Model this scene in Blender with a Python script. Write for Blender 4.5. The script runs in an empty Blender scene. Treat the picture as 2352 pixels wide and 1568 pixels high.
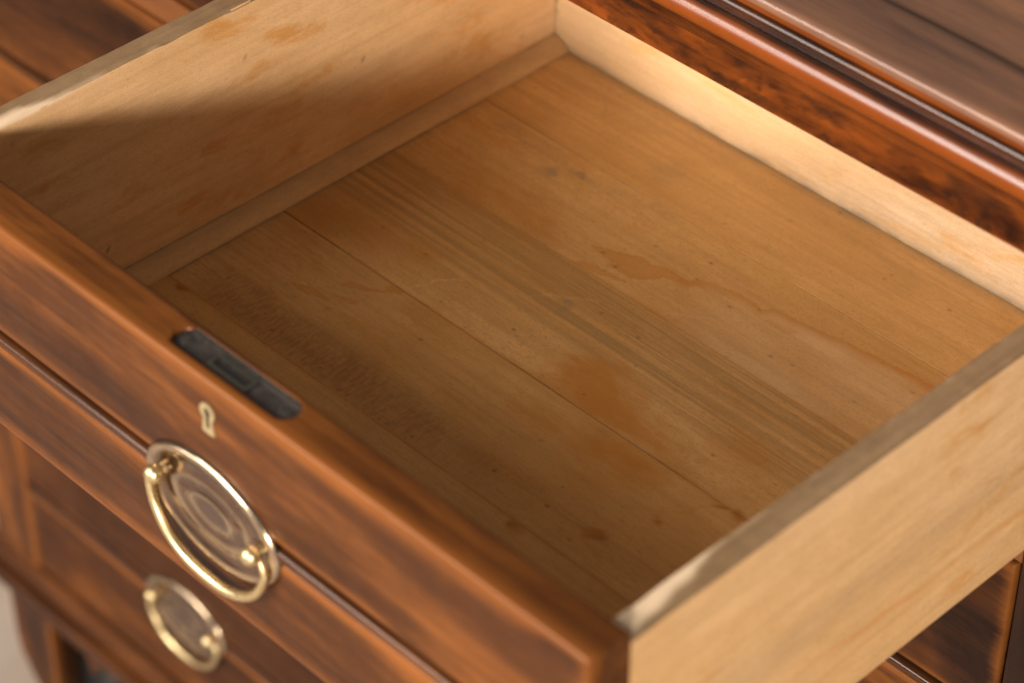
import bpy, bmesh, math, random
import numpy as np
from mathutils import Vector, Matrix

# ------------------------------------------------------------------ camera, world, light
scn = bpy.context.scene
C = scn.collection
cam = bpy.data.cameras.new('camera'); co = bpy.data.objects.new('camera', cam); C.objects.link(co)
yaw, pit, rol = 0.7952159708, -0.6972591034, 0.0030376323
fwd = Vector((-math.sin(yaw)*math.cos(pit), math.cos(yaw)*math.cos(pit), math.sin(pit)))
rg = Vector((math.cos(yaw), math.sin(yaw), 0)); upv = rg.cross(fwd)
r2 = rg*math.cos(rol)+upv*math.sin(rol); u2 = -rg*math.sin(rol)+upv*math.cos(rol)
M = Matrix((r2, u2, -fwd)).transposed().to_4x4(); M.translation = (1.0904811726, -1.1088526681, 1.0412373357)
co.matrix_world = M
cam.sensor_width = 36; cam.lens = 6345.796/2352*36
cam.clip_start = .05; cam.clip_end = 60
cam.dof.use_dof = True; cam.dof.focus_distance = 1.60; cam.dof.aperture_fstop = 5.0; cam.dof.aperture_blades = 9
scn.camera = co
w = bpy.data.worlds.new('World'); scn.world = w; w.use_nodes = True
bg = w.node_tree.nodes['Background']; bg.inputs[0].default_value = (1.0, .86, .70, 1); bg.inputs[1].default_value = .23

def area(name, loc, target, sx, sy, power, col):
    l = bpy.data.lights.new(name, 'AREA'); l.shape = 'RECTANGLE'; l.size = sx; l.size_y = sy; l.energy = power; l.color = col
    o = bpy.data.objects.new(name, l); C.objects.link(o); o.location = loc
    o.rotation_euler = (Vector(target)-Vector(loc)).to_track_quat('-Z', 'Z').to_euler()
    return o
area('window_light', (3.75, -4.4, 1.36), (.25, -.2, .05), .75, .50, 390, (1, .92, .82))
area('front_window_light', (-.75, -4.4, 1.62), (.25, -.1, .05), 1.9, .8, 195, (1, .91, .80))
area('high_fill_light', (-1.7, -3.3, 2.35), (.25, -.2, .05), 1.8, .9, 100, (1, .92, .82))  # unseen fill lamp, added to brighten the back of the drawer floor
area('left_window_light', (-2.1, -3.7, 1.0), (.3, -.2, .1), 3.0, .55, 62, (1, .90, .84))
scn.view_settings.view_transform = 'Standard'; scn.view_settings.look = 'None'
scn.view_settings.gamma = 1; scn.view_settings.exposure = 0

# ------------------------------------------------------------------ measures (metres; drawer inner corner back-left = origin)
W, D, T = .5, .4708, .0274
YF = -D-T                    # outer face of the open drawer's front
ZT, WT, TW, ZB = .1568, .1500, .0162, -.0019
YC = -.1336                  # face of the chest
SE = [0, -.0786, -.1596, -.2519, -.3436, -D]
XL, XR = -.600, .585         # outer sides of the chest
OL, OR = -.536, .5025        # opening of the full-width drawers
ZFLOOR = -1.02
SZT = .2262

# ------------------------------------------------------------------ mesh helpers
def link(name, me, mat, parent=None, smooth=True, ang=35):
    if mat:
        for m in (mat if isinstance(mat, (list, tuple)) else [mat]): me.materials.append(m)
    if smooth:
        me.shade_smooth(); me.set_sharp_from_angle(angle=math.radians(ang))
    o = bpy.data.objects.new(name, me); C.objects.link(o)
    if parent: o.parent = parent
    return o
def attrs(me, fn):
    n = len(me.vertices); co_ = np.empty(n*3, 'f'); me.vertices.foreach_get('co', co_); P = co_.reshape(-1, 3)
    for k, v in fn(P).items():
        a = me.attributes.new(k, 'FLOAT', 'POINT'); a.data.foreach_set('value', np.clip(v, 0, 1).astype('f'))
def extrude(prof, axis, pos, move=None):
    """closed 2-D profile swept along an axis; prof in the two other axes in order"""
    prof = np.array(prof, float); n = len(prof); m = len(pos)
    V = np.zeros((m, n, 3)); o = {'x': (1, 2), 'y': (0, 2), 'z': (0, 1)}[axis]; ax = 'xyz'.index(axis)
    for i, p in enumerate(pos): V[i, :, ax] = p; V[i, :, o[0]] = prof[:, 0]; V[i, :, o[1]] = prof[:, 1]
    V = V.reshape(-1, 3)
    if move is not None: V = move(V)
    F = []
    area2 = np.sum(prof[:, 0]*np.roll(prof[:, 1], -1)-np.roll(prof[:, 0], -1)*prof[:, 1])
    flip = (area2 > 0) == (axis == 'y')
    for i in range(m-1):
        for j in range(n):
            a, b = i*n+j, i*n+(j+1) % n
            q = (a, a+n, b+n, b)
            F.append(q[::-1] if not flip else q)
    F.append(tuple(range(n))[::-1] if not flip else tuple(range(n)))
    F.append(tuple((m-1)*n+k for k in range(n)) if not flip else tuple((m-1)*n+k for k in range(n))[::-1])
    me = bpy.data.meshes.new('m'); me.from_pydata(V.tolist(), [], F); me.update()
    bm = bmesh.new(); bm.from_mesh(me); bmesh.ops.recalc_face_normals(bm, faces=bm.faces); bm.to_mesh(me); bm.free()
    return me
def resample(p, step):
    out = []
    n = len(p)
    for i in range(n):
        a, b = np.array(p[i], float), np.array(p[(i+1) % n], float)
        k = max(1, int(round(np.linalg.norm(b-a)/step)))
        for j in range(k): out.append(a+(b-a)*j/k)
    return out
def rbox(a0, a1, b0, b1, r=.001, seg=3):
    p = []
    for (cx, cy, s) in ((a1-r, b1-r, 0), (a0+r, b1-r, 90), (a0+r, b0+r, 180), (a1-r, b0+r, 270)):
        for k in range(seg+1):
            t = math.radians(s+90*k/seg); p.append((cx+r*math.cos(t), cy+r*math.sin(t)))
    return p
def lin(a, b, step): return np.linspace(a, b, max(2, int(abs(b-a)/step)+1))
def block(x0, x1, y0, y1, z0, z1, r=.001, axis='x', step=.05, pstep=None, move=None):
    pr = {'x': (y0, y1, z0, z1, x0, x1), 'y': (x0, x1, z0, z1, y0, y1), 'z': (x0, x1, y0, y1, z0, z1)}[axis]
    p = rbox(*pr[:4], r)
    if pstep: p = resample(p, pstep)
    return extrude(p, axis, lin(pr[4], pr[5], step), move)
def jitter(amp, scale, seed=0):
    """low-frequency wobble so that edges are not ruler-straight"""
    rs = np.random.RandomState(seed); ph = rs.rand(6, 3)*6.28; k = (rs.rand(6, 3)-.5)*2*scale
    def f(P):
        d = np.zeros_like(P)
        for i in range(6):
            s = np.sin(P@k[i]+ph[i][0]); d[:, i % 3] += amp*s*.6
        return P+d
    return f
def seg_dist(P, pts):
    d = np.full(len(P), 9.); pts = np.array(pts)
    for a, b in zip(pts[:-1], pts[1:]):
        ab = b-a; t = np.clip(((P-a)@ab)/(ab@ab+1e-12), 0, 1)
        d = np.minimum(d, np.linalg.norm(P-(a+t[:, None]*ab), axis=1))
    return d
def inside(P, poly):
    poly = np.array(poly); x, y = P[:, 0], P[:, 1]; c = np.zeros(len(P), bool); n = len(poly)
    for i in range(n):
        x0, y0 = poly[i]; x1, y1 = poly[(i+1) % n]
        if y0 == y1: continue
        c ^= ((y0 > y) != (y1 > y)) & (x < (x1-x0)*(y-y0)/(y1-y0)+x0)
    return c
def wob(P, amp, sc, seed):
    rs = np.random.RandomState(seed); d = np.zeros_like(P)
    for i in range(8):
        k = rs.randn(2)*sc*(1+i*.5); a = rs.rand()*6.28
        d += (amp/(1+i*.5))*np.sin(P@k+a)[:, None]*rs.randn(2)[None]
    return P+d
def vnoise(P, scale, seed):
    """cheap smooth value noise, 2-D"""
    rs = np.random.RandomState(seed); G = rs.rand(64, 64)
    q = P*np.array(scale); i = np.floor(q).astype(int); f = q-i; f = f*f*(3-2*f)
    g = lambda a, b: G[(i[:, 0]+a) % 64, (i[:, 1]+b) % 64]
    return (g(0, 0)*(1-f[:, 0])+g(1, 0)*f[:, 0])*(1-f[:, 1])+(g(0, 1)*(1-f[:, 0])+g(1, 1)*f[:, 0])*f[:, 1]

# ------------------------------------------------------------------ materials
class NT:
    def __init__(s, name):
        s.m = bpy.data.materials.new(name); s.m.use_nodes = True; s.t = s.m.node_tree; s.b = s.t.nodes['Principled BSDF']
    def n(s, t, **kw):
        x = s.t.nodes.new(t)
        for k, v in kw.items(): setattr(x, k, v)
        return x
    def l(s, a, b): s.t.links.new(a, b)
    def coord(s, scale):
        tc = s.n('ShaderNodeTexCoord'); oi = s.n('ShaderNodeObjectInfo')
        ml = s.n('ShaderNodeMath', operation='MULTIPLY'); s.l(oi.outputs['Random'], ml.inputs[0]); ml.inputs[1].default_value = 7
        ad = s.n('ShaderNodeVectorMath', operation='ADD'); s.l(tc.outputs['Object'], ad.inputs[0]); s.l(ml.outputs[0], ad.inputs[1])
        mp = s.n('ShaderNodeMapping'); s.l(ad.outputs[0], mp.inputs[0]); mp.inputs['Scale'].default_value = scale
        return mp.outputs[0]
    def noise(s, vec, scale, detail=4, rough=.55, dist=0):
        x = s.n('ShaderNodeTexNoise'); s.l(vec, x.inputs['Vector']); x.inputs['Scale'].default_value = scale
        x.inputs['Detail'].default_value = detail; x.inputs['Roughness'].default_value = rough; x.inputs['Distortion'].default_value = dist
        return x.outputs['Fac']
    def ramp(s, fac, stops):
        r = s.n('ShaderNodeValToRGB'); s.l(fac, r.inputs[0]); e = r.color_ramp.elements
        while len(e) < len(stops): e.new(.5)
        for i, (p, c) in enumerate(stops):
            e[i].position = p; e[i].color = (*c, 1) if len(c) == 3 else c
        return r.outputs[0]
    def rng(s, fac, a, b, c=0., d=1.):
        r = s.n('ShaderNodeMapRange', interpolation_type='SMOOTHSTEP'); s.l(fac, r.inputs[0])
        for i, v in enumerate((a, b, c, d)): r.inputs[i+1].default_value = v
        return r.outputs[0]
    def mix(s, fac, a, b, mode='MIX'):
        x = s.n('ShaderNodeMix', data_type='RGBA', blend_type=mode)
        for k, v in ((0, fac), (6, a), (7, b)):
            if isinstance(v, (int, float)): x.inputs[k].default_value = v
            elif isinstance(v, tuple): x.inputs[k].default_value = (*v, 1)
            else: s.l(v, x.inputs[k])
        return x.outputs[2]
    def math(s, op, a, b=0.):
        x = s.n('ShaderNodeMath', operation=op)
        for k, v in ((0, a), (1, b)):
            if isinstance(v, (int, float)): x.inputs[k].default_value = v
            else: s.l(v, x.inputs[k])
        return x.outputs[0]
    def attr(s, name):
        x = s.n('ShaderNodeAttribute'); x.attribute_name = name; return x.outputs['Fac']
    def bump(s, h, strength, dist):
        b = s.n('ShaderNodeBump'); b.inputs['Strength'].default_value = strength; b.inputs['Distance'].default_value = dist
        s.l(h, b.inputs['Height']); s.l(b.outputs[0], s.b.inputs['Normal'])

def gscale(axis, along, across=1.):
    v = [across]*3; v['xyz'.index(axis)] = along; return tuple(v)

def pale_wood(name, axis, light, mid, amber, amber_amt=.5, grain=.35, fleck=.35, streak=False):
    s = NT(name)
    big = s.noise(s.coord(gscale(axis, .35)), 9, 3, .5)
    c = s.mix(s.rng(big, .35, .66), light, mid)
    # broad amber blotches
    bl = s.noise(s.coord(gscale(axis, .38)), 30, 6, .68, .5)
    c = s.mix(s.math('MULTIPLY', s.rng(bl, .52, .68), amber_amt), c, amber)
    # pale clouds
    cl = s.noise(s.coord(gscale(axis, .5)), 14, 4, .6, .3)
    c = s.mix(s.math('MULTIPLY', s.rng(cl, .55, .75), .35), c, tuple(min(1, v*1.15+.02) for v in light))
    mo = s.noise(s.coord(gscale(axis, .5)), 75, 5, .65)
    c = s.mix(s.math('MULTIPLY', s.rng(mo, .38, .66), .30), c, tuple(v*.78 for v in mid))
    # grain lines
    g = s.noise(s.coord(gscale(axis, .03)), 190, 5, .7)
    gl = s.rng(g, .30, .62)
    c = s.mix(s.math('MULTIPLY', s.math('SUBTRACT', 1., gl), grain), c, tuple(v*.62 for v in mid))
    # short flecks
    f = s.noise(s.coord(gscale(axis, .22)), 950, 3, .6)
    c = s.mix(s.math('MULTIPLY', s.rng(f, .54, .70), fleck), c, tuple(v*.68 for v in mid))
    # fine tooth
    ft = s.noise(s.coord((1, 1, 1)), 1500, 2, .6)
    c = s.mix(.30, c, s.mix(s.rng(ft, .3, .7), (.35, .3, .25), (1, 1, 1)), 'MULTIPLY')
    if streak:
        st = s.noise(s.coord(gscale(axis, .012)), 230, 5, .75)
        am = s.math('MULTIPLY', s.attr('streak'), s.rng(st, .38, .62))
        c = s.mix(s.math('MULTIPLY', am, .66), c, tuple(v*.50 for v in (mid[0]*.92, mid[1]*1.02, mid[2]*1.25)))
    # attributes: amber stain, grey tone, dark marks, pale marks
    sn = s.noise(s.coord(gscale(axis, .5)), 60, 4, .6)
    sa = s.math('MULTIPLY', s.attr('stain'), s.rng(sn, .15, .6, .7, 1.))
    c = s.mix(s.math('MULTIPLY', sa, .85), c, (amber[0]*.86, amber[1]*.80, amber[2]*.8))
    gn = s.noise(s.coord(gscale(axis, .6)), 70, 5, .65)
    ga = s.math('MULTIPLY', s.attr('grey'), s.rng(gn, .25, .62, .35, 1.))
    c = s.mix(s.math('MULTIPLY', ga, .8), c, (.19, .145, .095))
    # rough-sawn band: hatch marks across the grain
    sv = s.coord(gscale(axis, 1., 1.) if False else ((1.0, .22, 1.0) if axis == 'x' else (.22, 1.0, 1.0)))
    hs = s.noise(sv, 480, 4, .65, .25)
    hm = s.math('MULTIPLY', s.attr('saw'), s.rng(hs, .42, .60))
    c = s.mix(s.math('MULTIPLY', hm, .45), c, tuple(v*.32 for v in mid))
    c = s.mix(s.math('MULTIPLY', s.attr('mark'), .8), c, (.05, .028, .012))
    c = s.mix(s.math('MULTIPLY', s.attr('pale'), .88), c, (.80, .60, .41))
    s.l(c, s.b.inputs['Base Color'])
    s.b.inputs['Roughness'].default_value = .58; s.b.inputs['Specular IOR Level'].default_value = .30
    h = s.math('ADD', s.math('MULTIPLY', gl, .5), s.math('ADD', s.math('MULTIPLY', f, .5), s.math('MULTIPLY', hm, -2.5)))
    s.bump(h, .35, .0004)
    return s.m

def varnish(name, axis='x', crough=.09, contrast=1.3, dark=(.017, .0062, .0033), mid=(.062, .0195, .0048), orange=(.178, .058, .0115), bias=0., rough=.30, coat=.5, patch=9., wamt=.60):
    s = NT(name)
    a = s.noise(s.coord(gscale(axis, .38)), patch, 5, .6, .9)
    f = s.noise(s.coord(gscale(axis, .045)), 170, 6, .75)
    m = s.noise(s.coord(gscale(axis, .15)), 40, 4, .65, .4)
    v = s.math('ADD', s.math('ADD', s.math('MULTIPLY', a, .66), s.math('MULTIPLY', f, .26)), s.math('MULTIPLY', m, .28))
    v = s.math('SUBTRACT', v, .05)
    v = s.math('ADD', s.math('MULTIPLY', s.math('SUBTRACT', v, .50), contrast), .535)
    v = s.math('ADD', v, bias)
    c = s.ramp(v, [(.36, dark), (.48, tuple((x+y)/2 for x, y in zip(dark, mid))), (.58, mid), (.78, orange)])
    wn = s.math('ADD', s.math('MULTIPLY', m, .55), s.math('MULTIPLY', f, .45))
    wv = s.rng(s.math('ADD', s.attr('wear'), s.math('MULTIPLY', wn, 1.5)), .85, 1.75)
    c = s.mix(s.math('MULTIPLY', wv, wamt), c, tuple(x*1.30 for x in orange))
    c = s.mix(s.math('MULTIPLY', s.attr('mark'), .92), c, (.012, .006, .004))
    s.l(c, s.b.inputs['Base Color'])
    ga = s.math('ADD', s.math('MULTIPLY', s.attr('gloss'), .30), coat); s.l(ga, s.b.inputs['Coat Weight'])
    s.b.inputs['Roughness'].default_value = rough; s.b.inputs['Specular IOR Level'].default_value = .05
    s.b.inputs['Coat Weight'].default_value = coat; s.b.inputs['Coat Roughness'].default_value = crough
    rn = s.rng(s.noise(s.coord((1, 1, 1)), 60, 4, .6), .3, .7, rough*.8, rough*1.35); s.l(rn, s.b.inputs['Roughness'])
    s.bump(s.math('ADD', s.math('MULTIPLY', f, .6), s.math('MULTIPLY', a, .6)), .25, .0005)
    return s.m

def metal(name, col, rough, tint=None, tamt=.5, sc=90):
    s = NT(name)
    n = s.noise(s.coord((1, 1, 1)), sc, 4, .6, .5)
    c = s.mix(s.math('MULTIPLY', s.rng(n, .42, .66), tamt), col, tint or tuple(x*.5 for x in col))
    if True:
        pa = s.attr('patina'); c = s.mix(s.math('MULTIPLY', pa, .78), c, (.10, .050, .044))
    s.l(c, s.b.inputs['Base Color']); s.b.inputs['Metallic'].default_value = 1
    s.l(s.rng(n, .3, .7, rough*.75, rough*1.4), s.b.inputs['Roughness'])
    s.bump(n, .08, .0004)
    return s.m

WALL = pale_wood('pale_birch_side', 'y', (.79, .505, .270), (.70, .41, .18), (.62, .285, .07), .95, .34, .42)
BACK = pale_wood('pale_birch_back', 'x', (.86, .63, .41), (.80, .52, .27), (.78, .43, .15), .8, .34, .40)
FLOORW = pale_wood('aged_bottom_board', 'x', (.68, .385, .145), (.58, .305, .094), (.49, .195, .022), .42, .38, .72, streak=True)
CLEATW = pale_wood('cleat_wood', 'y', (.66, .40, .18), (.55, .31, .12), (.50, .22, .05), .4, .22, .3)
DUST = pale_wood('dusty_top_edge', 'y', (.33, .21, .115), (.245, .15, .075), (.23, .125, .05), .5, .5, .3)
VAR = varnish('varnished_walnut', bias=-.02, rough=.36, coat=.18)
VAR_LOW = varnish('varnished_walnut_lower', bias=-.075, rough=.4, coat=.10)
VAR_IN = varnish('varnished_walnut_upright', 'z', bias=-.01, coat=.12)
VAR_DK = varnish('dark_varnished_stile', 'z', bias=-.12, patch=6, coat=.15)
VAR_RAIL = varnish('dark_glossy_frieze', 'x', dark=(.016, .004, .002), mid=(.11, .026, .004), orange=(.20, .046, .007), bias=-.095, rough=.25, coat=1, patch=30, crough=.27, contrast=1.3)
VAR_ORG = varnish('worn_orange_varnish', 'x', bias=.04)
VAR_TOP = varnish('polished_top', 'x', dark=(.060, .032, .026), mid=(.165, .080, .050), orange=(.27, .125, .065), rough=.30, coat=.8, patch=7, bias=-.005)
BRASS = metal('aged_brass', (.74, .59, .33), .29, (.46, .33, .16), .45)
BRASS_D = metal('tarnished_brass', (.60, .47, .32), .20, (.30, .21, .15), .5, 60)
ESC = metal('dull_brass', (.38, .29, .155), .5, (.26, .19, .09), .4)
ESC.node_tree.nodes['Principled BSDF'].inputs['Metallic'].default_value = .45
IRON = metal('dark_iron', (.040, .033, .032), .34, (.10, .085, .075), .4, 200)
IRON_WORN_LIT = metal('worn_lit_iron', (.22, .20, .175), .35, (.12, .16, .15), .5, 200)  # lighter iron: worn frame, and the lit look of the lock's rear edge
IRON.node_tree.nodes['Principled BSDF'].inputs['Metallic'].default_value = .35
def plain(name, col, rough):
    s = NT(name); n = s.noise(s.coord((1, 1, 1)), 80, 3)
    s.l(s.mix(n, col, tuple(x*.6 for x in col)), s.b.inputs['Base Color']); s.b.inputs['Roughness'].default_value = rough; return s.m
BLACK = plain('black_void', (.008, .006, .005), .7)
def stone():
    s = NT('beige_floor')
    n = s.noise(s.coord((1, .35, 1)), 6, 5, .6, .5); n2 = s.noise(s.coord((1, 1, 1)), 1.2, 3)
    c = s.mix(s.rng(n, .3, .7), (.42, .33, .26), (.32, .235, .175)); c = s.mix(s.rng(n2, .4, .65), c, (.35, .32, .30))
    s.l(c, s.b.inputs['Base Color']); s.b.inputs['Roughness'].default_value = .45
    s.bump(n, .2, .002); return s.m
STONE = stone()

def thing(name, label, cat, group=None, loc=(0, 0, 0)):
    o = bpy.data.objects.new(name, None); C.objects.link(o); o.location = loc; o.empty_display_size = .05
    o['label'] = label; o['category'] = cat
    if group: o['group'] = group
    return o
def rel(me, loc):
    me.transform(Matrix.Translation(-Vector(loc))); return me

# ------------------------------------------------------------------ stains on the drawer bottom (metres, x right, y back)
ST = {'tide': [(.2235, -.1232), (.2300, -.1226), (.2354, -.1223), (.2378, -.1183), (.2451, -.1143), (.2550, -.1115), (.2648, -.1094), (.2751, -.1089), (.2815, -.1096), (.2850, -.1113), (.2870, -.1085), (.2892, -.1061), (.2950, -.1046), (.3025, -.1038), (.317, -.1018), (.332, -.0991), (.3422, -.0974), (.3677, -.0944), (.39, -.092), (.42, -.0895), (.45, -.0888), (.50, -.086)],
    'P1': [(0.1688, -0.139), (0.1785, -0.1359), (0.1874, -0.132), (0.1963, -0.1282), (0.2011, -0.1253), (0.2083, -0.1263), (0.2164, -0.1231), (0.2248, -0.1228), (0.2354, -0.1223), (0.2354, -0.1263), (0.2239, -0.131), (0.2186, -0.1385), (0.2101, -0.1452), (0.2011, -0.1462), (0.1894, -0.1458), (0.1954, -0.1416), (0.183, -0.1418), (0.1768, -0.1419)] ,
    'P2': [(0.174, -0.1585), (0.1789, -0.1545), (0.1905, -0.1508), (0.2006, -0.1509), (0.2113, -0.1491), (0.21, -0.1515), (0.1991, -0.1545), (0.1875, -0.1581), (0.1789, -0.1597)] ,
    'P3': [(0.2358, -0.1228), (0.2378, -0.1183), (0.2451, -0.1143), (0.2648, -0.1094), (0.2751, -0.1089), (0.2855, -0.1113), (0.2837, -0.1132), (0.2733, -0.1189), (0.2574, -0.1211), (0.2451, -0.1236)] ,
    'P4': [(0.2855, -0.1113), (0.2892, -0.1061), (0.3025, -0.1038), (0.317, -0.1018), (0.332, -0.0991), (0.3422, -0.0974), (0.3677, -0.0944), (0.3712, -0.0985), (0.3453, -0.1011), (0.3321, -0.1059), (0.3136, -0.1112), (0.2989, -0.1145), (0.2891, -0.1126)] ,
    'P5': [(0.29, -0.1137), (0.2989, -0.1145), (0.3127, -0.1102), (0.316, -0.1127), (0.3075, -0.1175), (0.2954, -0.1171)] ,
    'Q1': [(0.0688, -0.2946), (0.0752, -0.2931), (0.0836, -0.2886), (0.099, -0.2891), (0.1, -0.2911), (0.089, -0.2933), (0.0796, -0.2969)] ,
    'Q2': [(0.0916, -0.2742), (0.0945, -0.2696), (0.1031, -0.2665), (0.1144, -0.261), (0.1287, -0.2524), (0.1215, -0.2578), (0.1075, -0.2681), (0.098, -0.2739), (0.0939, -0.275)] ,
    'Q3': [(0.0976, -0.2854), (0.1101, -0.2776), (0.1139, -0.2798), (0.1062, -0.2847)] ,
    'Q4': [(0.063, -0.3068), (0.069, -0.3078), (0.0779, -0.3108), (0.0762, -0.3116), (0.066, -0.3088)] ,
    'Q5': [(0.1023, -0.2967), (0.1043, -0.2937), (0.1067, -0.2953), (0.105, -0.2979)] ,
    'Q6': [(0.1112, -0.2581), (0.1175, -0.2517), (0.1287, -0.2524), (0.1174, -0.2589)] ,
    'B1': [(0.2419, -0.2442), (0.2415, -0.2255), (0.2554, -0.215), (0.2701, -0.2227), (0.2881, -0.2266), (0.3146, -0.2396), (0.3307, -0.2445), (0.3318, -0.2505), (0.3122, -0.2493), (0.2917, -0.2523), (0.2608, -0.251)] ,
    'B2': [(0.2912, -0.2745), (0.2914, -0.2616), (0.3063, -0.2553), (0.3346, -0.2547), (0.3407, -0.2624), (0.3332, -0.2736), (0.3195, -0.2737), (0.3051, -0.278)] ,
    'B3': [(0.3532, -0.216), (0.3568, -0.2088), (0.3644, -0.2098), (0.3753, -0.2145), (0.3643, -0.2171)] ,
    'B7': [(0.2488, -0.2763), (0.2586, -0.2717), (0.2741, -0.2704), (0.27, -0.2783), (0.2578, -0.2781)] ,
    'B8': [(0.3068, -0.2938), (0.3183, -0.289), (0.3256, -0.2918), (0.3174, -0.2952)] ,
    'B4': [(0.0563, -0.2305), (0.07, -0.2207), (0.0804, -0.2314), (0.0723, -0.2376)] ,
    'B5': [(0.0972, -0.2184), (0.1106, -0.2109), (0.1121, -0.2199), (0.1039, -0.2221)] ,
    'B6': [(0.065, -0.1408), (0.0872, -0.1361), (0.107, -0.1358), (0.1287, -0.1377), (0.1498, -0.1548), (0.1373, -0.1592), (0.1083, -0.1565), (0.0754, -0.1572)] ,
    'B9': [(0.0182, -0.2436), (0.0297, -0.2229), (0.0441, -0.2344), (0.0396, -0.2477)] ,
    'scr1': [(0.1256, -0.2495), (0.1244, -0.2466), (0.126, -0.2425), (0.1293, -0.2371), (0.1293, -0.2309), (0.1345, -0.226), (0.142, -0.2195)] ,
    'scr2': [(0.2455, -0.1566), (0.2574, -0.1473), (0.2718, -0.1369), (0.2883, -0.1224)] ,
    'scr3': [(0.1807, -0.202), (0.1886, -0.191), (0.2016, -0.1826), (0.2116, -0.1763)] ,
    'pen1': [(0.069, -0.0238), (0.0786, -0.031), (0.0812, -0.0377)] ,
    'pen2': [(0.0726, -0.0248), (0.0854, -0.0144)] ,
    'pen3': [(0.0812, -0.0377), (0.0852, -0.0241), (0.0958, -0.0076)] ,
    'curve': [(0.3451, -0.2907), (0.3574, -0.2848), (0.3685, -0.2751), (0.3728, -0.2655), (0.3806, -0.2559)] ,
    'loop': [(0.0773, -0.3114), (0.0912, -0.3152), (0.1029, -0.3171), (0.1107, -0.317), (0.1167, -0.3187)] ,
    'edge3': [(0.2193, -0.2522), (0.2796, -0.252), (0.3148, -0.252), (0.3713, -0.2518), (0.4008, -0.2504)] ,
}
SCRATCH = ['scr1', 'scr2', 'scr3']
def floor_attr(P3):
    P = P3[:, :2].astype(float); N = len(P)
    o = {k: np.zeros(N) for k in ('stain', 'grey', 'pale', 'mark', 'saw', 'streak')}
    Pw = wob(P, .0005, 380, 3); Pb = wob(P, .0022, 150, 5)
    edge = np.array(ST['tide']); dd = seg_dist(Pw, ST['tide'])
    below = Pw[:, 1] < np.interp(Pw[:, 0], edge[:, 0], edge[:, 1])
    rngx = (Pw[:, 0] > .232)
    wdt = .0055+.0050*vnoise(P, (42, 3), 77)
    o['stain'] = np.where(below & rngx & (dd < wdt), .80*np.clip((wdt-dd)/.0035, 0, 1)**.8*(.55+.5*vnoise(P, (60, 200), 71)), 0)
    o['pale'] = np.where(below & rngx & (P[:, 1] > -.1596), .20*np.clip((dd-.001)/.004, 0, 1)*np.clip((P[:, 0]-.235)/.07, 0, 1)*(.35+.9*vnoise(P, (30, 90), 61)), 0)
    for k in ('P1', 'P2', 'P5', 'Q1', 'Q2', 'Q3', 'Q4', 'Q5', 'Q6'):
        poly = ST[k]; q = Pw; ins = inside(q, poly); d = seg_dist(q, poly+[poly[0]])
        v = np.where(ins, .62+.38*np.exp(-d/.0016), 0)*( .72 if k[0] == 'Q' or k in ('P2', 'P5') else .85)
        v = np.where(~ins & (d < .0008), .25*(1-d/.0008), v)
        o['stain'] = np.maximum(o['stain'], v)
    for k in ('B1', 'B2', 'B3', 'B4', 'B5', 'B6', 'B7', 'B8', 'B9'):
        poly = ST[k]; ins = inside(Pb, poly); d = seg_dist(Pb, poly+[poly[0]])
        sd = np.where(ins, d, -d)+.010*(vnoise(P, (55, 260), 41)-.5)+.006*(vnoise(P, (160, 700), 43)-.5); v = np.clip(.60+sd/.026, 0, 1)*{'B1': 1.15, 'B2': 1.0, 'B6': .7}.get(k, .65)
        if k == 'B1': v = np.where(P[:, 1] > -.2519, v, 0)
        o['stain'] = np.maximum(o['stain'], v)
    for k, wd, am in (('scr1', .0010, .30), ('scr2', .0016, .28), ('scr3', .0013, .18)):
        d = seg_dist(Pw, ST[k]); o['pale'] = np.maximum(o['pale'], am*np.clip(1-d/wd, 0, 1)*(.4+.9*vnoise(P, (300, 300), 7)))
    for k in ('pen1', 'pen2', 'pen3'):
        d = seg_dist(Pw, ST[k]); o['grey'] = np.maximum(o['grey'], .45*np.clip(1-d/.0016, 0, 1))
    for k in ('curve', 'loop'):
        d = seg_dist(Pb, ST[k]); o['stain'] = np.maximum(o['stain'], .5*np.clip(1-d/.0018, 0, 1))
    # dirt gathered at the seams; greyer towards the back and left walls
    for ys, am, wd in ((-.2519, .95, .0016), (-.1596, .55, .0012), (-.0786, .35, .0008), (-.3436, .8, .0015)):
        ramp_ = np.clip((P[:, 0]-.06)/.16, .08, 1) if ys != -.3436 else 1
        v = am*ramp_*np.exp(-np.abs(P[:, 1]-ys)/wd)*(.55+.7*vnoise(P, (60, 900), 11)); o['stain'] = np.maximum(o['stain'], np.clip(v, 0, 1))
        o['mark'] = np.maximum(o['mark'], .60*am*np.exp(-np.abs(P[:, 1]-ys)/.0005)*vnoise(P, (50, 3), 4))
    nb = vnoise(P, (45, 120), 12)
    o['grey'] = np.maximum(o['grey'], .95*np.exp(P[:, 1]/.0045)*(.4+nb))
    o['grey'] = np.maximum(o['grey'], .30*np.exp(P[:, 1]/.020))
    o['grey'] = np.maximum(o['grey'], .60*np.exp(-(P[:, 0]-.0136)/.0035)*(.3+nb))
    o['grey'] = np.maximum(o['grey'], .42*np.clip(1-np.abs(P[:, 1]+.118)/.05, 0, 1)*0)
    for (cx, cy, r, a) in ((.0995, -.1032, .006, .7), (.1159, -.0904, .004, .8), (.295, -.255, .004, .3), (.2005, -.195, .006, .55), (.15, -.05, .015, .25), (.32, -.03, .02, .22)):
        rr = np.hypot((Pb[:, 0]-cx), (Pb[:, 1]-cy)); o['grey'] = np.maximum(o['grey'], a*np.clip(1.4-rr/r, 0, 1))
    # rough-sawn bands
    sb = np.clip((P[:, 1]+.3436)/.003, 0, 1)*np.clip((-.3436+.030+.010*vnoise(P, (22, 1), 9)-.010*np.clip(P[:, 0]*3, 0, 1)*0-P[:, 1])/.012, 0, 1)
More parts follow.
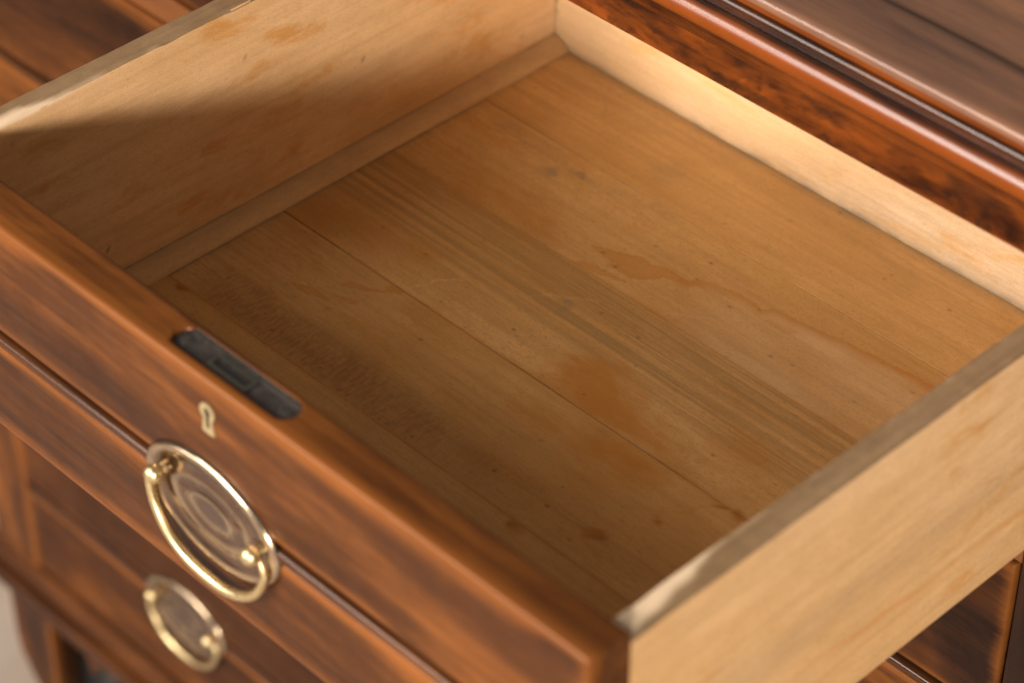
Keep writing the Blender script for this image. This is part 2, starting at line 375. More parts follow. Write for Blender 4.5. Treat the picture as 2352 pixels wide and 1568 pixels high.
    sb *= np.clip((P[:, 0]-.02)/.03, 0, 1)*np.clip((.34-P[:, 0])/.16, .12, 1)*(.55+.6*vnoise(P, (60, 90), 21))
    o['saw'] = np.maximum(o['saw'], sb); o['stain'] = np.maximum(o['stain'], sb*.40); o['grey'] = np.maximum(o['grey'], sb*.18)
    sb2 = np.clip(1-seg_dist(Pb, [(.035, -.089), (.08, -.094), (.115, -.091), (.150, -.090), (.185, -.088)])/.008, 0, 1)*(.3+.5*vnoise(P, (90, 150), 31))
    o['saw'] = np.maximum(o['saw'], sb2*.75); o['grey'] = np.maximum(o['grey'], sb2*.35)
    # straight dark grain in the middle board
    o['streak'] = np.clip((-.1596-P[:, 1])/.002, 0, 1)*np.clip((P[:, 1]+.226)/.024, 0, 1)*(.75+.35*vnoise(P, (8, 80), 2))
    o['streak'] = np.maximum(o['streak'], .5*np.clip(1-np.abs(P[:, 1]+.232)/.02, 0, 1)*np.clip(1-P[:, 0]/.25, 0, 1))
    o['streak'] = np.maximum(o['streak'], .35*(np.abs(P[:, 1]+.285) < .03)*np.clip(1-P[:, 0]/.2, 0, 1))
    o['streak'] = np.maximum(o['streak'], .18*(P[:, 1] > -.03))
    # specks and knots
    rs = np.random.RandomState(8)
    for i in range(95):
        cx, cy = rs.uniform(.02, .49), rs.uniform(-.46, -.004); r = rs.uniform(.0004, .0011); e = rs.uniform(.5, 1)
        m = (np.abs(P[:, 0]-cx) < .004) & (np.abs(P[:, 1]-cy) < .004)
        if m.any():
            d = np.hypot((P[m, 0]-cx)/1.6, P[m, 1]-cy); o['mark'][m] = np.maximum(o['mark'][m], e*np.clip(1.3-d/r, 0, 1))
    for (cx, cy, r) in ((.3159, -.3426, .004), (.3667, -.2878, .003), (.352, -.318, .004), (.029, -.345, .0022), (.395, -.250, .004), (.0675, -.222, .0015), (.3835, -.2519, .0025)):
        d = np.hypot((Pb[:, 0]-cx)/1.5, Pb[:, 1]-cy); o['stain'] = np.maximum(o['stain'], np.clip(1.6-d/r, 0, 1)); o['mark'] = np.maximum(o['mark'], .4*np.clip(1-d/r, 0, 1))
    for (x0, x1) in ((.30, .36), (.385, .42)):
        pass
    return o

# ------------------------------------------------------------------ the open drawer
dr = thing('open_drawer', 'open pale-lined upper drawer pulled out of the chest, with iron lock and brass oval pull', 'drawer', 'drawers of the chest', (0, 0, 0))
cuts = [0, 0, 0, 0, 0, 0]
for i in range(5):
    y1, y0 = SE[i], SE[i+1]
    g = (.00007, .00008, .00012, .00014, .0001)[i]
    if i == 0: y1 = -.0001
    zt = (0, -.0003, .0001, -.0002, .0005)[i]
    pr = [(y0+g, -.008), (y0+g, zt-.0003), (y0+g+.00025, zt)] + [(y, zt) for y in lin(y0+g+.0009, y1-g-.0009, .0011)] + [(y1-g-.00025, zt), (y1-g, zt-.0003), (y1-g, -.008)]
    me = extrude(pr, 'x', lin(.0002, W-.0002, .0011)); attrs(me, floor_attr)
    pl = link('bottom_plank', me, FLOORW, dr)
    if i == 4: pl['label'] = 'front bottom plank, more amber and slightly proud'
# dark underside strip seen through the joints
link('bottom_frame', block(0, W, -D, 0, -.0105, -.0085, .0004), BLACK, dr)

def wall_edge(side):
    def f(P):
        n = len(P); o = {k: np.zeros(n) for k in ('stain', 'grey', 'pale', 'mark', 'saw')}
        y = P[:, 1]; Q = np.stack([P[:, 1], P[:, 2]], 1).astype(float)
        fr = np.clip((-.395-y)/.02, 0, 1)
        top = P[:, 2] > WT-.0022
        xi = 0 if side < 0 else W
        dist_in = np.abs(P[:, 0]-xi)
        o['pale'] = np.where(top, .8*np.clip((-.385-y-dist_in*6+.02*vnoise(Q, (90, 5), 3))/.028, 0, 1)*1.5, 0)
        o['mark'] = np.where(top & (y < -.40), .0, 0)
        # chipped inner arris
        e = (np.abs(P[:, 2]-(WT-.0012)) < .0016) & (dist_in < .0013)
        o['pale'] = np.maximum(o['pale'], np.where(e, np.clip(vnoise(Q, (70, 10), 17)-.62, 0, 1)*1.2, 0))
        if side > 0:
            o['stain'] = np.where(P[:, 0] > W+TW-.002, np.clip(1-np.abs(P[:, 2]-(.036+.012*np.sin(y*9)+.006*vnoise(Q, (40, 1), 5)))/.0035, 0, 1)*.9*np.clip(vnoise(Q, (14, 2), 8)*1.8-.3, 0, 1), 0)
            o['stain'] = np.maximum(o['stain'], np.where(P[:, 0] > W+TW-.002, .35*np.clip(1-np.abs(P[:, 2]-.020-.05*(y+.3))/.003, 0, 1), 0))
            o['grey'] = np.where((P[:, 0] > W+TW-.002), .30*np.clip((.085-P[:, 2])/.02, 0, 1)*np.clip((P[:, 2]-.045)/.02, 0, 1), 0)
        rs = np.random.RandomState(5+side)
        for i in range(14):
            cy, cz = rs.uniform(-.45, -.02), rs.uniform(.02, .14); d = np.hypot(y-cy, P[:, 2]-cz); o['mark'] = np.maximum(o['mark'], .8*np.clip(1.4-d/rs.uniform(.0006, .0011), 0, 1))
        return o
    return f
for side in (-1, 1):
    x0, x1 = (-TW, 0) if side < 0 else (W, W+TW)
    pr = resample(rbox(x0, x1, ZB-.006, WT, .0011, 3), .003)
    def mv(P, side=side):
        P = P.copy(); Q = np.stack([P[:, 1], P[:, 0]*3], 1)
        t = P[:, 2] > WT-.0012
        P[:, 2] -= np.where(t, .0005*vnoise(Q, (45, 40), 6+side)+.0004*vnoise(Q, (160, 90), 9), 0)
        inn = np.abs(P[:, 0]-(0 if side < 0 else W)) < .0008
        P[:, 2] -= np.where(t & inn, .0010*np.clip(vnoise(Q, (60, 10), 17)-.45, 0, 1)*2, 0)
        return P
    me = extrude(pr, 'y', lin(-D, .012, .0025), mv); attrs(me, wall_edge(side))
    o = link('side_panel', me, [WALL, DUST], dr)
    for p in me.polygons:
        if p.normal.z > .55 and p.center.z > WT-.006: p.material_index = 1
# back board, butted between the sides, with a slightly open left joint
def back_attr(P):
    n = len(P); o = {k: np.zeros(n) for k in ('stain', 'grey', 'pale', 'mark', 'saw')}; Q = P[:, [0, 2]].astype(float)
    o['mark'] = np.clip(1.4-P[:, 0]/(.0010+.0032*vnoise(Q, (10, 230), 4)), 0, 1)*np.clip((P[:, 2]-.022)/.01, 0, 1)*1.0
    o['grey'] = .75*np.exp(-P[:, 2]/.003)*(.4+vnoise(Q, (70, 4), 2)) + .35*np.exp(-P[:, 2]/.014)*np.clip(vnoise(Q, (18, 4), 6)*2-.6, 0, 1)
    return o
me = extrude(resample(rbox(0, .011, -.003, .146, .0006, 2), .002), 'x', list(lin(.0007, .010, .0005))+list(lin(.012, W, .002))); attrs(me, back_attr)
link('back_panel', me, BACK, dr)
# quarter-round glue cleats along both side walls
def cleat(x, s):
    pr = [(x, 0.0003)] + [(x+s*.0138*math.cos(t)*(1), .0003+.0088*math.sin(t)) for t in np.linspace(0, math.pi/2, 9)]
    pr = [pr[0]]+[(a*.6+(x+s*.0138*(1-k/8))*.4, b*.6+(.0003+.0088*k/8)*.4) for k, (a, b) in enumerate(pr[1:])]
    if s < 0: pr = pr[::-1]
    def f(P):
        o = {k: np.zeros(len(P)) for k in ('stain', 'grey', 'pale', 'mark', 'saw')}; Q = P[:, [1, 2]].astype(float)
        o['grey'] = .28*np.clip((P[:, 2]-.0040)/.001, 0, 1)*(.3+vnoise(Q, (25, 100), 3)) + .7*np.clip((P[:, 2]-.0088)/.0002, 0, 1) + .6*np.clip(1-P[:, 2]/.0012, 0, 1)
        return o
    me = extrude(pr, 'y', lin(-D+.0005, -.0006, .003), jitter(.00025, 60, 3)); attrs(me, f)
    return link('cleat', me, CLEATW, dr, ang=50)
cleat(.0002, 1); cleat(W-.0002, -1)

# -- front profile shared by all drawers: (y outward negative, z), running up the face
def front_profile(yf, z0, z1, zb, back, r=.0032, top_in=.0028):
    p = [(back, z0), (yf+r, z0)]
    p += [(yf+r-r*math.sin(t), z0+r-r*math.cos(t)) for t in np.linspace(.2, math.pi/2, 5)]
    lz = zb-.0052
    p += [(yf, z) for z in lin(z0+r+.004, lz-.0045, .006)]
    p += [(yf+.0018*(1-math.cos(t)), lz-.003+.003*math.sin(t)) for t in np.linspace(0, math.pi/2, 5)]
    p += [(yf+.0034, zb-.0047), (yf+.0034, zb-.0036)]
    p += [(yf+.0022-.0034*math.cos(t), zb+.0034*math.sin(t)) for t in np.linspace(-1.35, 1.35, 9)]
    p += [(yf+.0042, zb+.0037), (yf+.0042, zb+.0066), (yf+.0016, zb+.0074), (yf+.0004, zb+.0086)]
    p += [(yf, z) for z in lin(zb+.0105, z1-r-.004, .006)]
    p += [(yf+r-r*math.cos(t), z1-r+r*math.sin(t)) for t in np.linspace(0, math.pi/2, 6)]
    p += [(yy, z1) for yy in lin(yf+r+.002, back-top_in-.002, .003)]
    p += [(back-top_in+top_in*math.sin(t), z1-top_in+top_in*math.cos(t)) for t in np.linspace(0, math.pi/2, 5)]
    p += [(back, z1-.02)]
    return p
def front_attr(yf, z0, z1, zb, x0, x1, topwear=.55, face=.55):
    def f(P):
        n = len(P); x, y, z = P[:, 0], P[:, 1], P[:, 2]; Q = P[:, [0, 2]].astype(float)
        nn = vnoise(Q, (22, 60), 5)
        w = np.zeros(n)
        w = np.maximum(w, 1.05*np.clip(1-(z1-z)/(.006+.016*nn), 0, 1)*(y < yf+.006))
        w = np.maximum(w, topwear*(z > z1-.002)*(.6+.5*vnoise(P[:, [0, 1]].astype(float), (12, 60), 3)))
        w = np.maximum(w, 1.0*np.exp(-np.abs(z-(zb-.0072))/.0032))
        w = np.maximum(w, .75*np.exp(-np.abs(z-(zb+.0105))/.0030)*nn*1.5)
        w = np.maximum(w, .75*np.exp(-np.abs(z-z0)/.009))
        ex = np.minimum(x-x0, x1-x); w = np.maximum(w, 1.0*np.exp(-ex/.0055)*(y < yf+.004))
        m = np.zeros(n)
        m = np.maximum(m, .85*(np.abs(z-(zb+.0052)) < .0016)*(y > yf+.002)); m = np.maximum(m, .9*(np.abs(z-(zb-.0041)) < .0007))
        bd = (np.abs(z-zb) < .0036); w = np.where(bd, .25*nn, w); m = np.maximum(m, .30*bd)
        return {'wear': w, 'mark': m, 'gloss': bd*1.}
    return f
def drawer_front(parent, yf, z0, z1, zb, x0, x1, back, loc, step=.005, mat=None):
    endr = .0025
    xs = [x0, x0+.0006, x0+.0015]+list(lin(x0+endr, x1-endr, step))+[x1-.0015, x1-.0006, x1]
    inset = {0: .0022, 1: .0010, 2: .0003}
    def mv(P):
        P = P.copy(); 
        n = len(pr)
        for k, v in ((0, .0022), (1, .0010), (2, .0003)):
            for idx in (k, len(xs)-1-k):
                s = slice(idx*n, idx*n+n); m = P[s, 1] < yf+.005; P[s, 1] += np.where(m, v, 0)
        return P
    pr = front_profile(yf, z0, z1, zb, back)
    me = extrude(pr, 'x', xs, mv); attrs(me, front_attr(yf, z0, z1, zb, x0, x1)); rel(me, loc)
    return link('front_panel', me, mat or VAR, parent, ang=50)
fp = drawer_front(dr, YF, .0005, ZT, .0705, -TW, W+TW, -D-.0002, (0, 0, 0), .003)

# -- lock let into the top edge
def stadium(cx, cy, hx, hy, n=10, sc=1.):
    p = []
    for s, a0 in ((1, -90), (-1, 90)):
        for k in range(n+1):
            t = math.radians(a0+180*k/n); p.append((cx+s*(hx-hy)+hy*math.cos(t), cy+hy*math.sin(t)))
    return p
LX, LY, LHX, LHY = .2590, -.4832, .0452, .0078
cut = extrude(stadium(LX, LY, LHX, LHY), 'z', [ZT-.0030, ZT+.01]); cobj = link('cutter', cut, BLACK)
md = fp.modifiers.new('cut', 'BOOLEAN'); md.object = cobj; md.operation = 'DIFFERENCE'; md.solver = 'EXACT'
dg = bpy.context.evaluated_depsgraph_get(); me2 = bpy.data.meshes.new_from_object(fp.evaluated_get(dg)); fp.modifiers.clear(); fp.data = me2
bpy.data.objects.remove(cobj)
lock = link('lock_plate', extrude(stadium(LX, LY, LHX-.0003, LHY-.0003), 'z', [ZT-.0029, ZT-.0016]), IRON, dr)
link('lock_rim', extrude(stadium(LX, LY+LHY-.0012, LHX-.004, .0009), 'z', [ZT-.0015, ZT-.0001]), IRON_WORN_LIT, lock)  # pale strip on the rear side only, light on the edge put into colour
def ring_box(cx, cy, hx, hy, t, z0, z1, name, mat, par):
    bm = bmesh.new(); vs = []
    for z in (z0, z1):
        for (sx, sy) in ((hx, hy), (hx-t, hy-t)):
            vs.append([bm.verts.new((cx+a*sx, cy+b*sy, z)) for a, b in ((-1, -1), (1, -1), (1, 1), (-1, 1))])
    for i in range(4):
        j = (i+1) % 4
        bm.faces.new((vs[2][i], vs[2][j], vs[3][j], vs[3][i])); bm.faces.new((vs[0][i], vs[0][j], vs[2][j], vs[2][i])); bm.faces.new((vs[1][j], vs[1][i], vs[3][i], vs[3][j]))
    bmesh.ops.recalc_face_normals(bm, faces=bm.faces)
    me = bpy.data.meshes.new(name); bm.to_mesh(me); bm.free(); return link(name, me, mat, par, smooth=False)
ring_box(LX-.002, LY-.0012, .0150, .0047, .0022, ZT-.0016, ZT-.0006, 'bolt_frame', IRON_WORN_LIT, lock)
link('bolt_slot', block(LX-.002-.0125, LX-.002+.0125, LY-.0012-.0022, LY-.0012+.0022, ZT-.0017, ZT-.0013, .0001), BLACK, lock)
def dome(x, y, z, r, h, n=20, m=5):
    bm = bmesh.new(); rings = []
    for k in range(m):
        t = k/(m-1)*math.pi/2*.96
        rings.append([bm.verts.new((x+r*math.cos(t)*math.cos(a), y+r*math.cos(t)*math.sin(a), z+h*math.sin(t))) for a in np.linspace(0, 2*math.pi, n, endpoint=False)])
    for A, B in zip(rings[:-1], rings[1:]):
        for i in range(n): bm.faces.new((A[i], A[(i+1) % n], B[(i+1) % n], B[i]))
    bm.faces.new(rings[-1]); me = bpy.data.meshes.new('dome'); bm.to_mesh(me); bm.free(); return me
for sx in (-1, 1):
    link('screw', dome(LX+sx*.0375, LY, ZT-.0016, .0042, .0007), IRON, lock)

# -- keyhole escutcheon
def keyhole(s, hx, hr, tw, th, cz):
    p = []
    for a in np.linspace(-55, 235, 15):
        t = math.radians(a); p.append((hx+hr*math.cos(t), cz+hr*math.sin(t)))
    p += [(hx-tw, cz-th), (hx, cz-th-.0006*s), (hx+tw, cz-th)]
    return p
def strip_between(outer, inner, y0, y1):
    bm = bmesh.new(); n = len(outer)
    L = [[bm.verts.new((x, y, z)) for x, z in P] for P, y in ((outer, y0), (outer, y1), (inner, y1), (inner, y0))]
    for A, B in zip(L, L[1:]+L[:1]):
        for i in range(n): bm.faces.new((A[i], A[(i+1) % n], B[(i+1) % n], B[i]))
    bmesh.ops.recalc_face_normals(bm, faces=bm.faces)
    me = bpy.data.meshes.new('ring'); bm.to_mesh(me); bm.free(); return me
ex, ez = .2530, .1345
out_ = keyhole(1, ex, .0056, .0047, .0138, ez+.0018); inn = keyhole(0, ex, .0026, .0014, .0105, ez+.0018)
es = link('escutcheon', strip_between(out_, inn, YF+.001, YF-.0009), ESC, dr, ang=30)
link('keyhole', extrude(inn, 'y', [YF-.00015, YF+.001]), BLACK, es)

# -- brass pull: stepped oval backplate (part) > posts, bail
PA, PB = .0530, .0345
prof_s = [(0, .0021), (.12, .0020), (.20, .0019), (.27, .0022), (.30, .0026), (.33, .0022), (.38, .0012), (.44, .0011), (.50, .0014), (.54, .0022), (.58, .0024), (.62, .0020), (.67, .0012), (.74, .0010), (.80, .0014), (.85, .0024), (.90, .0033), (.94, .0035), (.97, .0029), (.99, .0018), (1.0, 0)]
def plate_mesh():
    bm = bmesh.new(); n = 72; rings = []
    for s, h in prof_s[1:]:
        # inner rings are slimmer ovals
        k = 1-.30*(1-s)
        rings.append([bm.verts.new((s*PA*math.cos(a), -h, s*k*PB*math.sin(a))) for a in np.linspace(0, 2*math.pi, n, endpoint=False)])
    c = bm.verts.new((0, -prof_s[0][1], 0))
    for i in range(n): bm.faces.new((c, rings[0][i], rings[0][(i+1) % n]))
    for A, B in zip(rings[:-1], rings[1:]):
        for i in range(n): bm.faces.new((A[i], B[i], B[(i+1) % n], A[(i+1) % n]))
    bmesh.ops.recalc_face_normals(bm, faces=bm.faces)
    if bm.faces[0].normal.y > 0: bmesh.ops.reverse_faces(bm, faces=bm.faces)
    me = bpy.data.meshes.new('plate'); bm.to_mesh(me); bm.free()
    def f(P):
        h = np.array([{.27: .7, .30: .15, .33: .9, .50: 1., .54: .55, .58: .45, .62: 1., .85: .9, .90: .25, .94: 0, .97: .1, .99: .5}.get(q, 1.) for q, _ in prof_s[1:]])
        return {'patina': np.concatenate([np.repeat(h, 72), [1.]])}
    attrs(me, f); return me
def revolve_y(pts, n=20):
    """(radius, y) profile turned about the Y axis"""
    bm = bmesh.new(); R = [[bm.verts.new((r*math.cos(a), y, r*math.sin(a))) for a in np.linspace(0, 2*math.pi, n, endpoint=False)] for r, y in pts]
    for A, B in zip(R[:-1], R[1:]):
        for i in range(n): bm.faces.new((A[i], A[(i+1) % n], B[(i+1) % n], B[i]))
    bm.faces.new(R[0]); bm.faces.new(R[-1]); bmesh.ops.recalc_face_normals(bm, faces=bm.faces)
    me = bpy.data.meshes.new('rev'); bm.to_mesh(me); bm.free(); return me
def tube(pts, rad, n=12):
    bm = bmesh.new(); R = []; pts = [Vector(p) for p in pts]
    for i, p in enumerate(pts):
        t = (pts[min(i+1, len(pts)-1)]-pts[max(i-1, 0)]).normalized(); u = t.cross(Vector((0, 1, 0))).normalized(); v = t.cross(u).normalized()
        R.append([bm.verts.new(p+(u*math.cos(a)+v*math.sin(a))*rad[i]) for a in np.linspace(0, 2*math.pi, n, endpoint=False)])
    for A, B in zip(R[:-1], R[1:]):
        for i in range(n): bm.faces.new((A[i], A[(i+1) % n], B[(i+1) % n], B[i]))
    bm.faces.new(R[0]); bm.faces.new(R[-1]); bmesh.ops.recalc_face_normals(bm, faces=bm.faces)
    me = bpy.data.meshes.new('tube'); bm.to_mesh(me); bm.free(); return me
PX, PZ = .0385, .0035
plate_me = plate_mesh(); plate_me.materials.append(BRASS_D); plate_me.shade_smooth()
ball = [(.0036, -.0008), (.0036, -.0024), (.0026, -.0034), (.0026, -.0040)]
ball += [(.0056*math.sin(t), -.0080+.0052*math.cos(t)) for t in np.linspace(.60, 3.0, 11)]
post_me = revolve_y(ball); post_me.materials.append(BRASS); post_me.shade_smooth()
bp_, br_ = [(-.0380, -.0050, PZ-.0006), (-.0415, -.0050, PZ-.0022)], [.0014, .0017]
for k in range(45):
    t = math.radians(10+160*k/44); c, s_ = math.cos(t), math.sin(t); e = 2/2.3
    x = -.0472*math.copysign(abs(c)**e, c); z = -.0462*abs(s_)**e
    bp_.append((x, -.0052-.0016*s_, PZ+z)); br_.append(.0020+.0014*s_**.8)
bp_ += [(.0415, -.0050, PZ-.0022), (.0380, -.0050, PZ-.0006)]; br_ += [.0017, .0014]
bail_me = tube(bp_, br_, 14); bail_me.materials.append(BRASS); bail_me.shade_smooth()
def pull(parent, loc, rot=0.):
    p = bpy.data.objects.new('drawer_pull', plate_me); C.objects.link(p); p.parent = parent; p.location = loc; p.rotation_euler = (0, rot, 0)
    for s in (-1, 1):
        q = bpy.data.objects.new('post', post_me); C.objects.link(q); q.parent = p; q.location = (s*PX, 0, PZ)
    b = bpy.data.objects.new('bail', bail_me); C.objects.link(b); b.parent = p
    return p
pull(dr, (.2500, YF+.0003, .0665), math.radians(4))

# ------------------------------------------------------------------ the chest
ch = thing('chest_of_drawers', 'dark varnished antique walnut chest of drawers with moulded top, standing on the beige floor', 'chest', None, (0, YC, ZFLOOR))
LC = (0, YC, ZFLOOR)
YB = .37
def wearf(fn):
    return lambda P: {'wear': fn(P)[0], 'mark': fn(P)[1]}
def cpart(name, me, mat, fn=None, ang=40):
    if fn: attrs(me, wearf(fn))
    else: attrs(me, lambda P: {'wear': np.zeros(len(P)), 'mark': np.zeros(len(P))})
    rel(me, LC); return link(name, me, mat, ch, ang=ang)
ZTOP = .2335
# top board with stripes of darker grain
def topf(P):
    Q = P[:, [0, 1]].astype(float); y = P[:, 1]
    m = 1.3*np.exp(-np.abs(y+.0925+.0006*np.sin(P[:, 0]*30))/.0022)*np.clip((P[:, 0]-.2)*6, .2, 1)
    m = np.maximum(m, .5*np.exp(-np.abs(y+.030)/.006)); m = np.maximum(m, .16*np.exp(-np.abs(y+.060)/.004))
    m = np.maximum(m, .32*np.exp(-np.abs(y-.02)/.010))
    w = .35*np.exp(-(y-(YC-.006))/.004)
    w = np.maximum(w, .45*np.exp(-np.abs(y+.1195)/.0022))
    return w, m*(P[:, 2] > ZTOP-.003)
pr = resample([(YC-.0042, ZTOP-.0022), (YC-.0030, ZTOP-.0007), (YC-.0012, ZTOP), (YC+.006, ZTOP)], .0015)
pr = [(YC+.012, ZTOP-.0066), (YC-.0046, ZTOP-.0062), (YC-.0054, ZTOP-.0035), (YC-.0046, ZTOP-.0014), (YC-.0030, ZTOP-.0003)] + [(y, ZTOP) for y in lin(YC, YB, .0022)] + [(YB+.004, ZTOP-.006), (YB+.004, ZTOP-.015), (YC+.012, ZTOP-.015)]
me = extrude(pr, 'x', lin(XL-.012, XR+.012, .02)); cpart('top_board', me, VAR_TOP, topf)
# moulding under the top: big half-round, quirk and small bead
mp = [(YC+.012, .1846), (YC-.0006, .1846), (YC-.0014, .1852), (YC-.0024, .1885), (YC-.0026, .1950)]
mp += [(YC-.0036-.0084*math.cos(t), -.0003+.2057+.0084*math.sin(t)) for t in np.linspace(-1.3, 1.5, 26)]
mp += [(YC-.0022, .2132), (YC-.0020, .2158)]
mp += [(YC-.0027-.0027*math.cos(t), .2190+.0027*math.sin(t)) for t in np.linspace(-1.2, 1.3, 9)]
mp += [(YC-.0020, .2222), (YC-.0022, .2228), (YC-.0034, .2232), (YC-.0036, .2268), (YC+.012, .2268)]
def mouldf(P):
    y, z = P[:, 1], P[:, 2]; Q = P[:, [0, 2]].astype(float); n1 = vnoise(Q, (9, 200), 3)
    w = np.clip(1.35-np.abs(z-.2050)/.010, 0, 1)+.2*(n1-.5); w = np.where(z > .2130, 0, w); w = np.where(z < .196, .38, w)
    w = np.maximum(w, np.where(z > .2229, .6, 0))
    m = np.where((z > .2122) & (z < .2166), .6, 0); m = np.where((z > .2214) & (z < .2229), .6, m)
    m = np.maximum(m, np.where((z > .2166) & (z < .2214), .5, 0)); m = np.maximum(m, .5*(np.abs(z-.1955) < .0012))
    return w, m
me = extrude(mp, 'x', lin(XL-.002, XR+.002, .01)); cpart('top_moulding', me, VAR_RAIL, mouldf)
def railf(P):
    z = P[:, 2]; Q = P[:, [0, 2]].astype(float); Qw = wob(Q, .0012, 260, 4)
    w = .95*np.exp(-np.abs(z-.1606)/.0011) + .25*np.exp(-np.abs(z-.186)/.002)
    m = .75*np.clip((.6*vnoise(Qw, (38, 110), 9)+.4*vnoise(Qw, (120, 300), 19))*3.2-1.45, 0, 1)
    d = seg_dist(Qw, [(.262, .161), (.272, .168), (.279, .175)]); w = np.maximum(w, .7*np.clip(1-d/.0014, 0, 1))
    d = seg_dist(Qw, [(.2885, .161), (.290, .176), (.291, .186)]); m = np.maximum(m, .7*np.clip(1-d/.0022, 0, 1))
    d = seg_dist(Qw, [(.444, .161), (.446, .172), (.449, .186)]); m = np.maximum(m, .9*np.clip(1-d/.0026, 0, 1))
    return w, m*(P[:, 1] < YC+.003)
me = extrude(resample(rbox(YC, YC+.02, .1602, .1851, .0008, 3), .0014), 'x', lin(OL-.0, .5175, .0025)); cpart('frieze_rail', me, VAR_RAIL, railf)
# stiles: above the first rail the opening is a little wider
def stilef(xe, s):
    return lambda P: (.95*np.exp(-np.abs(P[:, 0]-xe)/.0045)*(P[:, 1] < YC+.004)+.25*np.exp(-np.abs(P[:, 0]-xe)/.02), np.zeros(len(P)))
cpart('stile', extrude(resample(rbox(XL, OL, YC, YC+.03, .0022, 3), .004), 'z', lin(-.815, SZT, .01)), VAR_IN, stilef(OL, 1))
me = extrude(resample(rbox(OR, XR, YC, YC+.03, .0012, 3), .004), 'z', lin(-.815, -.0200, .01)); cpart('stile', me, VAR_DK, lambda P: (.4*np.exp(-np.abs(P[:, 0]-OR)/.0012)*(P[:, 1] < YC+.003)*np.clip((-.10-P[:, 2])*30, 0, 1), .35*np.ones(len(P))))
me = extrude(resample(rbox(.5175, XR, YC, YC+.03, .0012, 3), .004), 'z', lin(-.0198, SZT, .01)); cpart('stile', me, VAR_DK, lambda P: (np.zeros(len(P)), .3*np.ones(len(P))))
cpart('stile', block(-.044, -.0175, YC+.0004, YC+.03, -.0198, .1600, .001, 'z', .02), VAR_IN)
# rails between the rows of drawers
rows = [(-.300, -.0470, -.178), (-.540, -.322, -.432), (-.774, -.562, -.674)]
rz = [(-.0435, -.0200), (-.3185, -.3035), (-.5585, -.5435)]
for i, (a, b) in enumerate(rz):
    x1 = OR-.0003 if i else OR-.0003
    me = extrude(resample(rbox(YC+.0003, YC+.03, a, b, .0012, 3), .003), 'x', lin(OL+.0003, x1, .01))
    cpart('rail', me, VAR_ORG, lambda P: (.8*np.ones(len(P)), np.zeros(len(P))))
# black sheet standing in for the shade behind the gaps, then carcass boards
cpart('gap_shade_sheet', block(OL, OR, YC+.0305, YC+.036, -.80, -.0205, .0005), BLACK)
cpart('dust_board', block(XL+.02, XR-.02, YC+.031, YB-.01, -.0430, -.0205, .0005), VAR_IN)
for x0, x1 in ((XL, XL+.018), (XR-.018, XR)):
    cpart('side_board', block(x0, x1, YC+.0302, YB, -.815, .2180, .0008, 'z', .05), VAR_IN)
cpart('back_board', block(XL+.0182, XR-.0182, YB-.012, YB-.001, -.815, .2180, .0008, 'z', .05), VAR_IN)
# base moulding
bp2 = [(YC+.03, -.830), (YC-.004, -.830), (YC-.012, -.8265)]
bp2 += [(YC-.0085-.0085*math.cos(t), -.8165+.0085*math.sin(t)) for t in np.linspace(-1.3, 1.3, 9)]
bp2 += [(YC-.0045, -.8065), (YC-.0040, -.8045)]
bp2 += [(YC-.0010-.0055*math.cos(t), -.7965+.0060*math.sin(t)) for t in np.linspace(-1.2, 1.4, 9)]
bp2 += [(YC-.0006, -.7880), (YC-.0006, -.7800), (YC+.03, -.7800)]
def basef(P):
    z = P[:, 2]; return .55*np.exp(-np.abs(z+.800)/.003)+.5*np.exp(-np.abs(z+.783)/.003), .7*np.exp(-np.abs(z+.806)/.002)+.45*(z < -.81)
me = extrude(bp2, 'x', lin(XL-.006, XR+.006, .02)); cpart('base_moulding', me, varnish('base_varnish', bias=-.08, coat=.2), basef)
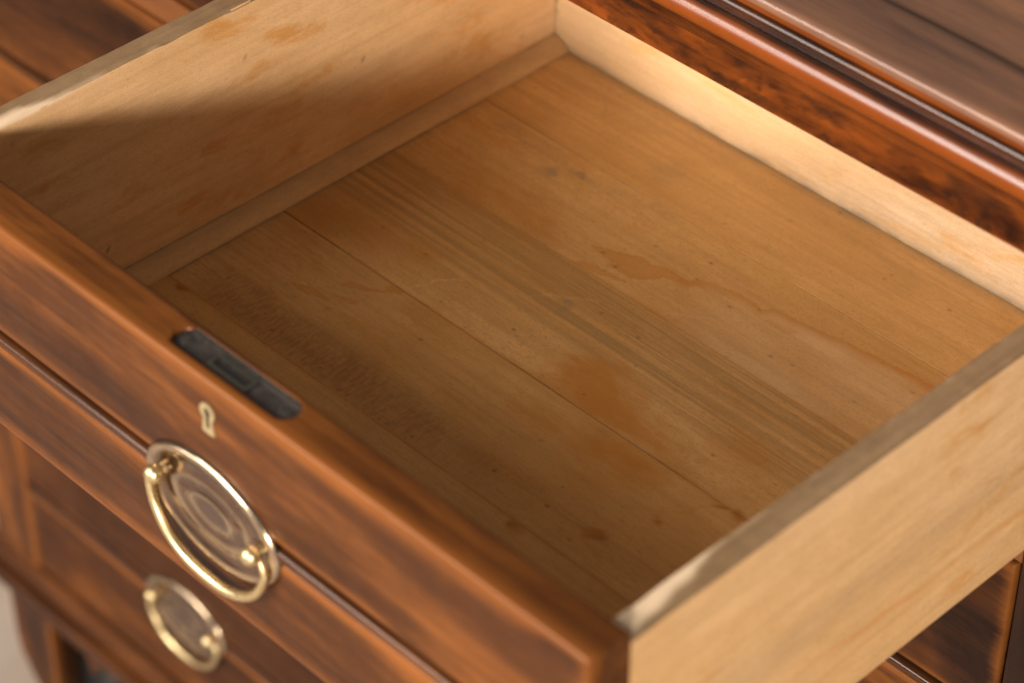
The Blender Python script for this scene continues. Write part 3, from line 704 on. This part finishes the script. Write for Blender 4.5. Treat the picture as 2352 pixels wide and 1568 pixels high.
# legs: square above, the outer edge swept in below
def leg(x0, s, y0, y1):
    p = [(0, -.8305), (.062, -.8305), (.062, -1.0), (.060, -1.018), (.048, -1.018), (.040, -.985), (.020, -.955), (.004, -.930), (.0005, -.905)]
    p = [(x0+s*a, z) for a, z in p]
    if s < 0: p = p[::-1]
    me = extrude(resample(p, .01), 'y', lin(y0, y1, .01))
    xe = x0+s*.062
    cpart('leg', me, VAR_IN, lambda P: ((.9*np.exp(-np.abs(P[:, 0]-xe)/.006)+.8*np.exp(-np.abs(P[:, 0]-x0)/.005))*(P[:, 1] < y0+.003), .7*(P[:, 1] > y0+.003)), 30)
for y0, y1 in ((YC+.0005, YC+.026), (YB-.026, YB)):
    leg(XL+.006, 1, y0, y1); leg(XR-.006, -1, y0, y1)
def apron():
    xa, xb = XL+.106, XR-.106; p = [(xa-.020, -.8308), (xb+.020, -.8308), (xb+.0, -.905)]
    for t in np.linspace(0, 1, 21):
        x = xb-.03-(xb-xa-.06)*t; p.append((x, -.880+.012*math.cos(t*math.pi*6)))
    p += [(xa, -.905)]
    me = extrude(p[::-1], 'y', [YC+.016, YC+.030]); return cpart('apron', me, varnish('apron_varnish', bias=-.07, rough=.30, coat=.2), None)
apron()
cpart('leg_gap_shade', block(XL+.03, XR-.03, YC+.034, YC+.044, -.98, -.8305, .0005), BLACK)  # black board added so the gap beside the legs looks like deep shade
kn = revolve_y([(.011, 0), (.013, -.004), (.012, -.010), (.008, -.014), (.002, -.0155)], 20); kn.transform(Matrix.Translation((-.447, YC+.016, -.871)))
cpart('knob', kn, BLACK)

# ------------------------------------------------------------------ closed drawers
def closed(z0, z1, zb, x0, x1, pulls, label):
    loc = (0, YC, 0)
    t = thing('closed_drawer', label, 'drawer', 'drawers of the chest', loc)
    drawer_front(t, YC-.0006, z0, z1, zb, x0, x1, YC+.022, loc, .006, VAR_LOW)
    bx = rel(block(x0+.01, x1-.01, YC+.0222, YB-.02, z0+.004, z1-.004, .0005), loc); attrs(bx, lambda P: {'wear': np.zeros(len(P)), 'mark': np.zeros(len(P))})
    for px in pulls: pull(t, (px, -.0004, zb-.001))
    return t
lab = ['closed full-width drawer just below the open one, right corner under the pale side panel',
       'closed middle full-width drawer hidden under the front of the open drawer',
       'lowest closed drawer with a small-looking brass oval pull, above the base moulding']
for (z0, z1, zb), L_ in zip(rows, lab):
    closed(z0, z1, zb, OL+.0025, OR-.0035, (-.304, .270), L_)
closed(-.0150, .1568, .0705, OL+.0025, -.0465, (-.29,), 'closed upper left drawer beside the open drawer, beyond its left side panel')

# ------------------------------------------------------------------ floor
me = bpy.data.meshes.new('floor'); me.from_pydata([(-14, -14, ZFLOOR), (14, -14, ZFLOOR), (14, 14, ZFLOOR), (-14, 14, ZFLOOR)], [], [(0, 1, 2, 3)])
f = link('floor', me, STONE, None, smooth=False); f['kind'] = 'structure'; f['label'] = 'blurred beige stone floor at lower left'
